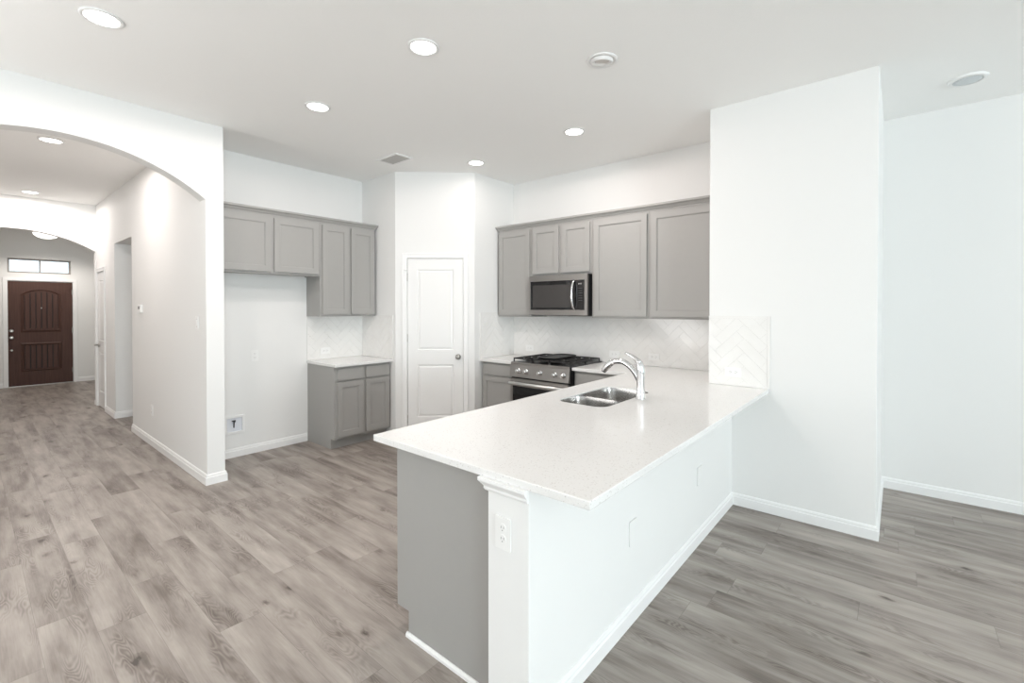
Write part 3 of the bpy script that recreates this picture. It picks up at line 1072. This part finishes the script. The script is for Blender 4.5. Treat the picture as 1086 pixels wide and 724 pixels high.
# ------------------------------------------------------------------ microwave
MWF = dict(o=(XR, YP, 0), r=(0, -1, 0), n=(-1, 0, 0))
a0, a1, z0, z1, dpt = ry(3.236), ry(2.474), 1.424, 1.866, .385
mw = empty('microwave', MB(**MWF).P((a0 + a1) / 2, 0, z0), 'stainless over-the-range microwave hung beneath the short grey cabinet', 'microwave')
MB(**MWF).box(a0 + .004, a1 - .004, .009, dpt - .03, z0, z1).build('microwave_body', M['black'], mw, 0.003)
wdt = a1 - a0
cpw = .155
mb = MB(**MWF)
dz0, dz1 = z0 + .006, z1
mb.box(a0, a1 - .001, dpt - .03, dpt, dz1 - .062, dz1)
mb.box(a0, a1 - .001, dpt - .03, dpt, dz0, dz0 + .058)
mb.box(a0, a0 + .018, dpt - .03, dpt, dz0 + .058, dz1 - .062)
mb.box(a1 - .036, a1 - .001, dpt - .03, dpt, dz0 + .058, dz1 - .062)
mb.build('door_frame', M['steel'], mw, 0.002)
MB(**MWF).box(a0 + .018, a1 - .036 - .095, dpt - .03, dpt - .002, dz0 + .058, dz1 - .062).build('door_glass', M['glass_black'], mw)
MB(**MWF).box(a0 + .048, a1 - .036 - .165, dpt - .003, dpt - .0012, dz0 + .085, dz1 - .105).build('viewing_mesh', M['glass_mw'], mw)
cp = MB(**MWF).box(a1 - .036 - .094, a1 - .036, dpt - .03, dpt - .001, dz0 + .058, dz1 - .062).build('control_panel', M['glass_black'], mw)
M['legend'] = plain('grey_legend', (.32, .31, .30), .5, nscale=10, var=.1)
mb = MB(**MWF)
for k in range(3): mb.box(a1 - .108 + k * .014, a1 - .108 + k * .014 + .010, dpt - .001, dpt - .0004, dz1 - .110, dz1 - .094)
mb.build('display_digits', M['legend'], cp)
M['dim_legend'] = plain('dim_legend', (.10, .10, .10), .5, nscale=10, var=.1)
for r_ in range(6):
    MB(**MWF).box(a1 - .108, a1 - .060, dpt - .001, dpt - .0004, dz1 - .150 - r_ * .026, dz1 - .146 - r_ * .026).build('key_legend', M['dim_legend'], cp)
ha = a1 - .036 - .125
MB(**MWF).tube(bez((ha, dpt - .003, dz0 + .068), (ha - .004, dpt + .062, dz0 + .10), (ha - .004, dpt + .062, dz1 - .10), (ha, dpt - .003, dz1 - .068), 20),
               [.011] * 21, 14, flat=1.0).build('door_handle', M['chrome'], mw)
for x0 in (a0 + .10, a1 - .32):
    MB(**MWF).box(x0, x0 + .22, .06, .26, z0 - .006, z0).build('grease_filter', M['nickel'], mw, 0.002)
mb = MB(**MWF)
for k in range(16): mb.box(a0 + .05 + k * .042, a0 + .08 + k * .042, dpt - .032, dpt - .02, z1, z1 + .003)
mb.build('air_grille', M['black'], mw)

# ------------------------------------------------------------------ range
RF = dict(o=(XR, RY0, 0), r=(0, -1, 0), n=(-1, 0, 0))
rw = RY0 - RY1
rg = empty('range', MB(**RF).P(rw / 2, .3, 0), 'stainless gas range with black grates and glass oven door', 'range')
MB(**RF).box(.003, rw - .003, .02, .655, .09, .905).box(.02, rw - .02, .05, .60, 0, .09).build('range_body', M['black'], rg, 0.002)
RD = .655
mb = MB(**RF)
mb.prism([(RD, .755), (RD + .035, .760), (RD + .018, .895), (RD + .004, .905), (RD, .905)], 'a', 0, rw)
mb.build('control_panel', M['steel'], rg, 0.003)
mb = MB(**RF)
mb.box(.008, rw - .008, RD, RD + .032, .225, .745)
od = mb.build('oven_door', M['steel'], rg, 0.004)
MB(**RF).box(.045, rw - .045, RD + .031, RD + .0335, .28, .665).build('oven_glass', M['glass_black'], od)
mb = MB(**RF)
mb.tube([(.03, RD + .075, .700), (rw - .03, RD + .075, .700)], .0155, 16)
mb.tube([(.06, RD + .03, .700), (.06, RD + .075, .700)], .010, 12)
mb.tube([(rw - .06, RD + .03, .700), (rw - .06, RD + .075, .700)], .010, 12)
mb.build('oven_handle', plain('bright_handle_steel', (.86, .85, .83), .42, 1.0, nscale=20, var=.05), od)
MB(**RF).box(.008, rw - .008, RD, RD + .028, .105, .215).build('storage_drawer', M['steel'], rg, 0.004)
for t in (.12, .225, .41, .595, .70):
    a = t * rw / .767
    z = .830
    b = RD + .026
    mb = MB(**RF)
    mb.lathe(a, b - .002, z, [(.030, 0), (.030, .007), (.024, .010), (.022, .034), (.019, .040), (.004, .041)], 'b', 24)
    k_ = mb.build('burner_knob', M['chrome'], rg)
    MB(**RF).box(a - .004, a + .004, b + .036, b + .046, z - .020, z + .020).build('knob_grip', M['nickel'], k_, 0.0015)
# cooktop
mb = MB(**RF)
mb.box(.0, rw, .012, RD + .004, .905, .922)
mb.build('cooktop', M['black'], rg, 0.004)
mb = MB(**RF)
mb.box(.004, rw - .004, RD + .004, RD + .016, .897, .921)
mb.build('front_rail', M['steel'], rg, 0.003)
for (a, b, r_) in ((.14, .18, .038), (.14, .49, .045), (rw / 2, .34, .05), (rw - .14, .18, .038), (rw - .14, .49, .045)):
    mb = MB(**RF)
    mb.lathe(a, b, .922, [(r_ + .012, 0), (r_ + .010, .006), (r_, .010), (r_, .016), (r_ * .86, .018), (r_ * .82, .024), (.004, .025)], 'c', 24)
    mb.build('burner', M['iron'], rg)


def grate(x0, x1, name):
    mb = MB(**RF)
    y0, y1, zt, zb = .045, RD - .02, .962, .948
    w_ = .011
    for b in (y0, y1 - w_, (y0 + y1) / 2 - w_ / 2): mb.box(x0, x1, b, b + w_, zb, zt)
    for a in (x0, x1 - w_): mb.box(a, a + w_, y0, y1, zb, zt)
    cx_ = (x0 + x1) / 2
    mb.box(cx_ - w_ / 2, cx_ + w_ / 2, y0, y1, zb, zt - .001)
    for yc in ((y0 + (y0 + y1) / 2) / 2, (y1 + (y0 + y1) / 2) / 2):
        mb.box(x0, x0 + (x1 - x0) * .40, yc - w_ / 2, yc + w_ / 2, zb, zt - .001)
        mb.box(x1 - (x1 - x0) * .40, x1, yc - w_ / 2, yc + w_ / 2, zb, zt - .001)
        for dd in (-.06, .06):
            mb.box(x0, x0 + (x1 - x0) * .26, yc + dd - w_ / 2, yc + dd + w_ / 2, zb, zt - .001)
            mb.box(x1 - (x1 - x0) * .26, x1, yc + dd - w_ / 2, yc + dd + w_ / 2, zb, zt - .001)
    for a in (x0, x1 - w_):
        for b in (y0, y1 - w_, (y0 + y1) / 2 - w_ / 2): mb.box(a, a + w_, b, b + w_, .922, zb)
    return mb.build(name, M['iron'], rg, 0.0015)


grate(.012, .270, 'grate')
grate(.277, rw - .277, 'grate')
grate(rw - .270, rw - .012, 'grate')
# griddle lying on the middle grate
gr = empty('griddle', MB(**RF).P(rw / 2, .33, .962), 'black oval cast iron griddle plate lying on the middle grate', 'griddle')
mb = MB(**RF)
pl = [(rw / 2 + x, .33 + y) for x, y in rrect(-.135, .135, -.25, .25, .10, 10)]
pin = [(rw / 2 + x, .33 + y) for x, y in rrect(-.118, .118, -.232, .232, .085, 10)]
bt = [mb.v(rw / 2 + x, .33 + y, .9625) for x, y in rrect(-.115, .115, -.23, .23, .085, 10)]
A = [mb.v(x, y, .976) for x, y in pl]
A2 = [mb.v(x, y, .982) for x, y in pl]
Bq = [mb.v(x, y, .981) for x, y in pin]
Cq = [mb.v(rw / 2 + x, .33 + y, .972) for x, y in rrect(-.108, .108, -.222, .222, .078, 10)]
n_ = len(pl)
mb.face(bt); mb.face(Cq)
for r0, r1 in ((bt, A), (A, A2), (A2, Bq), (Bq, Cq)):
    for k in range(n_): mb.face([r0[k], r0[(k + 1) % n_], r1[(k + 1) % n_], r1[k]])
mb.build('griddle_plate', M['iron'], gr)


# ------------------------------------------------------------------ outlets and switches (built at the origin facing -y)
def wall_plate(name, label, cat, horizontal=False, kind='outlet', group=None):
    root = empty(name, (0, 0, 0), label, cat, group)
    w_, h_ = (.118, .073) if horizontal else (.073, .118)
    mb = MB()
    mb.slab(-w_ / 2, w_ / 2, 0, .006, -h_ / 2, h_ / 2, [], [])
    mb.bm.faces.ensure_lookup_table()
    mb.build('cover_plate', M['wall'] if kind == 'blank' else M['plastic'], root, 0.002)
    if kind == 'outlet':
        for s in (-1, 1):
            mb = MB()
            ca_, cz = (s * .020, 0) if horizontal else (0, s * .020)
            mb.cyl(ca_, .006, cz, .0165, .0022, 'b', 20)
            rc = mb.build('receptacle', M['plastic'], root)
            mb = MB()
            for q in (-.0062, .0062):
                if horizontal: mb.box(ca_ - .001 - .0045, ca_ - .001 + .0045, .0082, .0088, q - .0011, q + .0011)
                else: mb.box(q - .0011, q + .0011, .0082, .0088, cz + .001 - .0045 + .002, cz + .001 + .0045 + .002)
            if horizontal: mb.cyl(ca_ + .009, .0082, 0, .0024, .0006, 'b', 10)
            else: mb.cyl(0, .0082, cz - .008, .0024, .0006, 'b', 10)
            mb.build('slots', M['slot'], rc)
    elif kind == 'switch':
        mb = MB()
        mb.prism([(.006, -.032), (.0075, -.032), (.0115, .032), (.006, .032)], 'a', -.0165, .0165)
        mb.build('rocker', M['plastic'], root, 0.001)
        MB().box(-.0175, .0175, .0058, .0064, -.034, .034).build('rocker_gap', M['slot'], root)
    return root


RZ = {'-y': 0.0, '-x': -PI / 2, '+y': PI}
ov_ = wall_plate('outlet', 'white wall outlet on the narrow end of the peninsula half wall', 'outlet')
ov_.location = (PX0 - .0002, 1.10, .695); ov_.rotation_euler = (0, 0, RZ['-x'])
bp_ = wall_plate('blank_plate', 'blank painted wall plate on the bar side of the half wall nearer the counter end', 'wall plate', kind='blank')
bp_.location = (2.075, PY0 - .0002, .43)
dup(bp_, (3.05, PY0 - .0002, .43), (0, 0, 0), 'blank painted wall plate on the bar side of the half wall nearer the tall block')
dup(ov_, (1.953, YF - .0002, 1.012), (0, 0, 0), 'white outlet in the empty refrigerator niche above the valve box')
dup(ov_, (XH - .0002, 6.288, .385), (0, 0, RZ['-x']), 'white outlet low on the hall wall below the thermostat')
oh_ = wall_plate('outlet', 'white horizontal outlet in the tile of the tall white block', 'outlet', horizontal=True)
oh_.location = (XC - .0088, .975, 1.020); oh_.rotation_euler = (0, 0, RZ['-x'])
dup(oh_, (XR - .0088, 1.913, 1.010), (0, 0, RZ['-x']), 'white horizontal outlet in the range wall tile beyond the faucet')
dup(oh_, (XR - .0088, 2.36, 1.010), (0, 0, RZ['-x']), 'white horizontal outlet in the range wall tile just beside the range')
dup(oh_, (XR - .0088, 3.52, 1.010), (0, 0, RZ['-x']), 'white horizontal outlet in the range wall tile on the pantry side of the range')
dup(oh_, (2.72, YF - .0088, 1.010), (0, 0, 0), 'white horizontal outlet in the tile over the small niche countertop')
sw = wall_plate('light_switch', 'white rocker light switch on the hall wall beside the arch', 'switch', kind='switch')
sw.location = (XH - .0002, 4.748, 1.380); sw.rotation_euler = (0, 0, RZ['-x'])

th_ = empty('thermostat', (XH, 6.72, 1.50), 'small white thermostat on the hall wall near the side passage', 'thermostat')
HF = dict(o=(XH, 6.72, 1.50), r=(0, -1, 0), n=(-1, 0, 0))
MB(**HF).box(-.062, .062, .0003, .026, -.045, .045).build('thermostat_case', M['plastic'], th_, 0.005)
MB(**HF).box(-.035, .030, .026, .0268, -.005, .028).build('thermostat_screen', M['grey_in'], th_)

# refrigerator water valve box
WBX0, WBX1, WBZ0, WBZ1 = 1.665, 1.850, .238, .420
wb = empty('valve_box', ((WBX0 + WBX1) / 2, YF, WBZ0), 'white recessed water valve box low in the refrigerator niche', 'valve box')
mb = MB(**FL)
t = .022
for x0, x1, c0, c1 in ((WBX0, WBX1, WBZ0, WBZ0 + t), (WBX0, WBX1, WBZ1 - t, WBZ1), (WBX0, WBX0 + t, WBZ0 + t, WBZ1 - t), (WBX1 - t, WBX1, WBZ0 + t, WBZ1 - t)):
    mb.box(x0, x1, .0003, .014, c0, c1)
mb.build('box_flange', M['plastic'], wb, 0.002)
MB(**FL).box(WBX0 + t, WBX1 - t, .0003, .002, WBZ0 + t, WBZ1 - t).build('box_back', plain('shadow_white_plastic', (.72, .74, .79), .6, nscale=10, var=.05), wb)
mb = MB(**FL)
vx, vz = (WBX0 + WBX1) / 2 - .005, .345
mb.tube([(vx, .006, vz - .045), (vx, .008, vz), (vx, .010, vz + .025)], [.006, .006, .007], 12)
mb.cyl(vx, .004, vz + .02, .010, .022, 'b', 14)
mb.box(vx - .026, vx + .010, .022, .028, vz + .022, vz + .033)
mb.build('valve', plain('dark_valve_metal', (.10, .10, .105), .35, .8, nscale=20, var=.2), wb, 0.001)


# ------------------------------------------------------------------ ceiling fixtures
can = empty('recessed_light', (0, 0, H), 'lit recessed ceiling light', 'ceiling light')
mb = MB(o=(0, 0, H), n=(0, 1, 0))
mb.lathe(0, 0, 0, [(.073, -.002), (.078, -.008), (.094, -.006), (.096, -.0005), (.073, -.0004)], 'c', 40, cap=(False, False))
mb.build('trim_ring', M['trim'], can)
mb = MB(o=(0, 0, H), n=(0, 1, 0))
mb.lathe(0, 0, 0, [(.0735, -.0005), (.0735, -.0035)], 'c', 40)
mb.build('lens', M['lens'], can)
ld = bpy.data.lights.new('lamp', 'SPOT')
ld.spot_size = math.radians(180)
ld.spot_blend = 0.12
ld.energy = LIGHT['can']
ld.shadow_soft_size = 0.05
ld.color = LC['can']
lo = bpy.data.objects.new('lamp', ld)
COL.objects.link(lo)
lo.parent = can
lo.location = (0, 0, -.065)
dd = bpy.data.lights.new('downlight', 'AREA')
dd.shape = 'DISK'
dd.size = .13
dd.energy = LIGHT['down']
dd.color = LC['down']
do = bpy.data.objects.new('downlight', dd)
COL.objects.link(do)
do.parent = can
do.location = (0, 0, -.012)
cans = [(.495, 3.312, 'lit recessed ceiling light closest to the arch wall, nearest the camera'),
        (1.79, 2.201, 'lit recessed ceiling light over the floor beside the peninsula end'),
        (1.789, 3.482, 'lit recessed ceiling light between arch wall corner and niche cabinets'),
        (3.508, 2.226, 'lit recessed ceiling light in front of the microwave cabinets'),
        (3.581, 3.518, 'lit recessed ceiling light beside the vent, above the pantry door'),
        (.543, 6.092, 'lit recessed hall ceiling light just behind the large arch'),
        (.602, 9.05, 'lit recessed hall ceiling light near the smaller entry arch'),
        (-2.2, 1.6, 'unseen recessed fill light added in the living area by the arch wall'),  # from here on: out-of-view lamps added as extra fill
        (-2.2, -2.0, 'unseen recessed fill light added in the middle of the living area'),
        (1.4, -2.0, 'unseen recessed fill light added in the dining area behind the viewer'),
        (-2.2, -5.2, 'unseen recessed fill light added in the living area by the tall windows'),
        (1.4, -5.2, 'unseen recessed fill light added in the dining area by the tall windows')]
lamp_data = {}
for i, (x, y, lab) in enumerate(cans):
    o = can if i == 0 else dup(can, (x, y, H))
    key = 'can' if i < 4 else 'pantry' if i == 4 else 'hall' if i < 7 else 'living'
    for ch in o.children:
        if ch.type != 'LIGHT': continue
        k2 = key if ch.data.type == 'SPOT' else 'down_' + key
        if k2 not in lamp_data:
            hl = lamp_data[k2] = ch.data.copy()
            hl.energy, hl.color = LIGHT[k2], LC[k2]
        ch.data = lamp_data[k2]
    o.location = (x, y, H)
    o['label'] = lab
    o['group'] = 'lit recessed ceiling lights'

eb = empty('recessed_light', (2.612, 1.452, H), 'unlit eyeball recessed ceiling light above the peninsula', 'ceiling light')
EF = dict(o=(2.612, 1.452, H), r=(1, 0, 0), n=(0, 1, 0))
MB(**EF).lathe(0, 0, 0, [(.074, -.001), (.080, -.009), (.096, -.006), (.098, -.0005), (.074, -.0004)], 'c', 40, cap=(False, False)).build('trim_ring', M['trim'], eb)
eyb = MB(**EF)
rings = []
tilt = Matrix.Rotation(math.radians(9), 3, Vector((1, -1, 0)).normalized())
for rr, t in ((.073, -.0012), (.0705, -.008), (.064, -.013), (.056, -.015), (.050, -.010), (.046, -.004)):
    L_ = []
    for k in range(36):
        p = Vector((math.cos(2 * PI * k / 36) * rr, math.sin(2 * PI * k / 36) * rr, t))
        if rr < .07: p = tilt @ p
        L_.append(eyb.bm.verts.new(Vector((2.612, 1.452, H)) + p))
    rings.append(L_)
for i in range(len(rings) - 1):
    for k in range(36): eyb.face([rings[i][k], rings[i][(k + 1) % 36], rings[i + 1][(k + 1) % 36], rings[i + 1][k]]).smooth = True
eb2 = eyb.build('eyeball', M['trim'], eb)
m3 = MB(**EF)
L_ = [m3.bm.verts.new(Vector((2.612, 1.452, H)) + tilt @ Vector((math.cos(2 * PI * k / 36) * .047, math.sin(2 * PI * k / 36) * .047, -.005))) for k in range(36)]
m3.face(L_)
m3.build('reflector', M['nickel'], eb2)

fd = empty('flush_light', (4.425, -.35, H), 'unlit round flat ceiling light in front of the dining wall', 'ceiling light')
DF = dict(o=(4.425, -.35, H), r=(1, 0, 0), n=(0, 1, 0))
MB(**DF).lathe(0, 0, 0, [(.105, -.0005), (.105, -.006), (.096, -.014), (.078, -.017), (.077, -.0005)], 'c', 40, cap=(False, False)).build('trim_ring', M['trim'], fd)
MB(**DF).lathe(0, 0, 0, [(.077, -.0005), (.077, -.014), (.05, -.018), (.004, -.019)], 'c', 40).build('lens', M['off_lens'], fd)

ex, ey, ez = 1.0, 12.0, 2.83
dm = empty('ceiling_lamp', (ex, ey, H), 'lit glass dome ceiling lamp in the entry behind the small arch', 'ceiling lamp')
GF = dict(o=(ex, ey, H), r=(1, 0, 0), n=(0, 1, 0))
MB(**GF).lathe(0, 0, 0, [(.07, -.0005), (.07, -.02), (.012, -.03), (.012, -.21)], 'c', 28).build('lamp_stem', M['nickel'], dm)
MB(**GF).lathe(0, 0, 0, [(.175, -.205), (.180, -.215), (.165, -.25), (.12, -.285), (.06, -.305), (.005, -.311)], 'c', 36).build('glass_dome', M['dome'], dm)
MB(**GF).lathe(0, 0, 0, [(.183, -.200), (.186, -.206), (.183, -.212)], 'c', 36, cap=(True, False)).build('lamp_rim', M['nickel'], dm)
pd_ = bpy.data.lights.new('lamp', 'SPOT')
pd_.spot_size = math.radians(165)
pd_.spot_blend = 0.5
pd_.energy = LIGHT['entry']
pd_.shadow_soft_size = .12
pd_.color = LC['entry']
po = bpy.data.objects.new('lamp', pd_)
COL.objects.link(po)
po.parent = dm
po.location = (0, 0, -.44)

vt = empty('air_vent', (2.93, 4.08, H), 'rectangular slatted air vent in the ceiling near the pantry', 'vent')
VF = dict(o=(2.93, 4.08, H), r=(1, 0, 0), n=(0, 1, 0))
vw, vh = .085, .150
mb = MB(**VF)
for x0, x1, y0, y1 in ((-vw - .022, vw + .022, -vh - .022, -vh), (-vw - .022, vw + .022, vh, vh + .022), (-vw - .022, -vw, -vh, vh), (vw, vw + .022, -vh, vh)):
    mb.box(x0, x1, y0, y1, -.012, -.0005)
mb.build('vent_frame', M['trim'], vt, 0.002)
MB(**VF).box(-vw, vw, -vh, vh, -.002, -.0006).build('duct_opening', M['dark'], vt)
mb = MB(**VF)
for k in range(7):
    x = -vw + .012 + k * (2 * vw - .024) / 6
    mb.prism([(x - .005, -.0022), (x + .005, -.012), (x + .0065, -.011), (x - .0035, -.0018)], 'b', -vh, vh)
mb.build('vent_slats', M['vent'], vt)
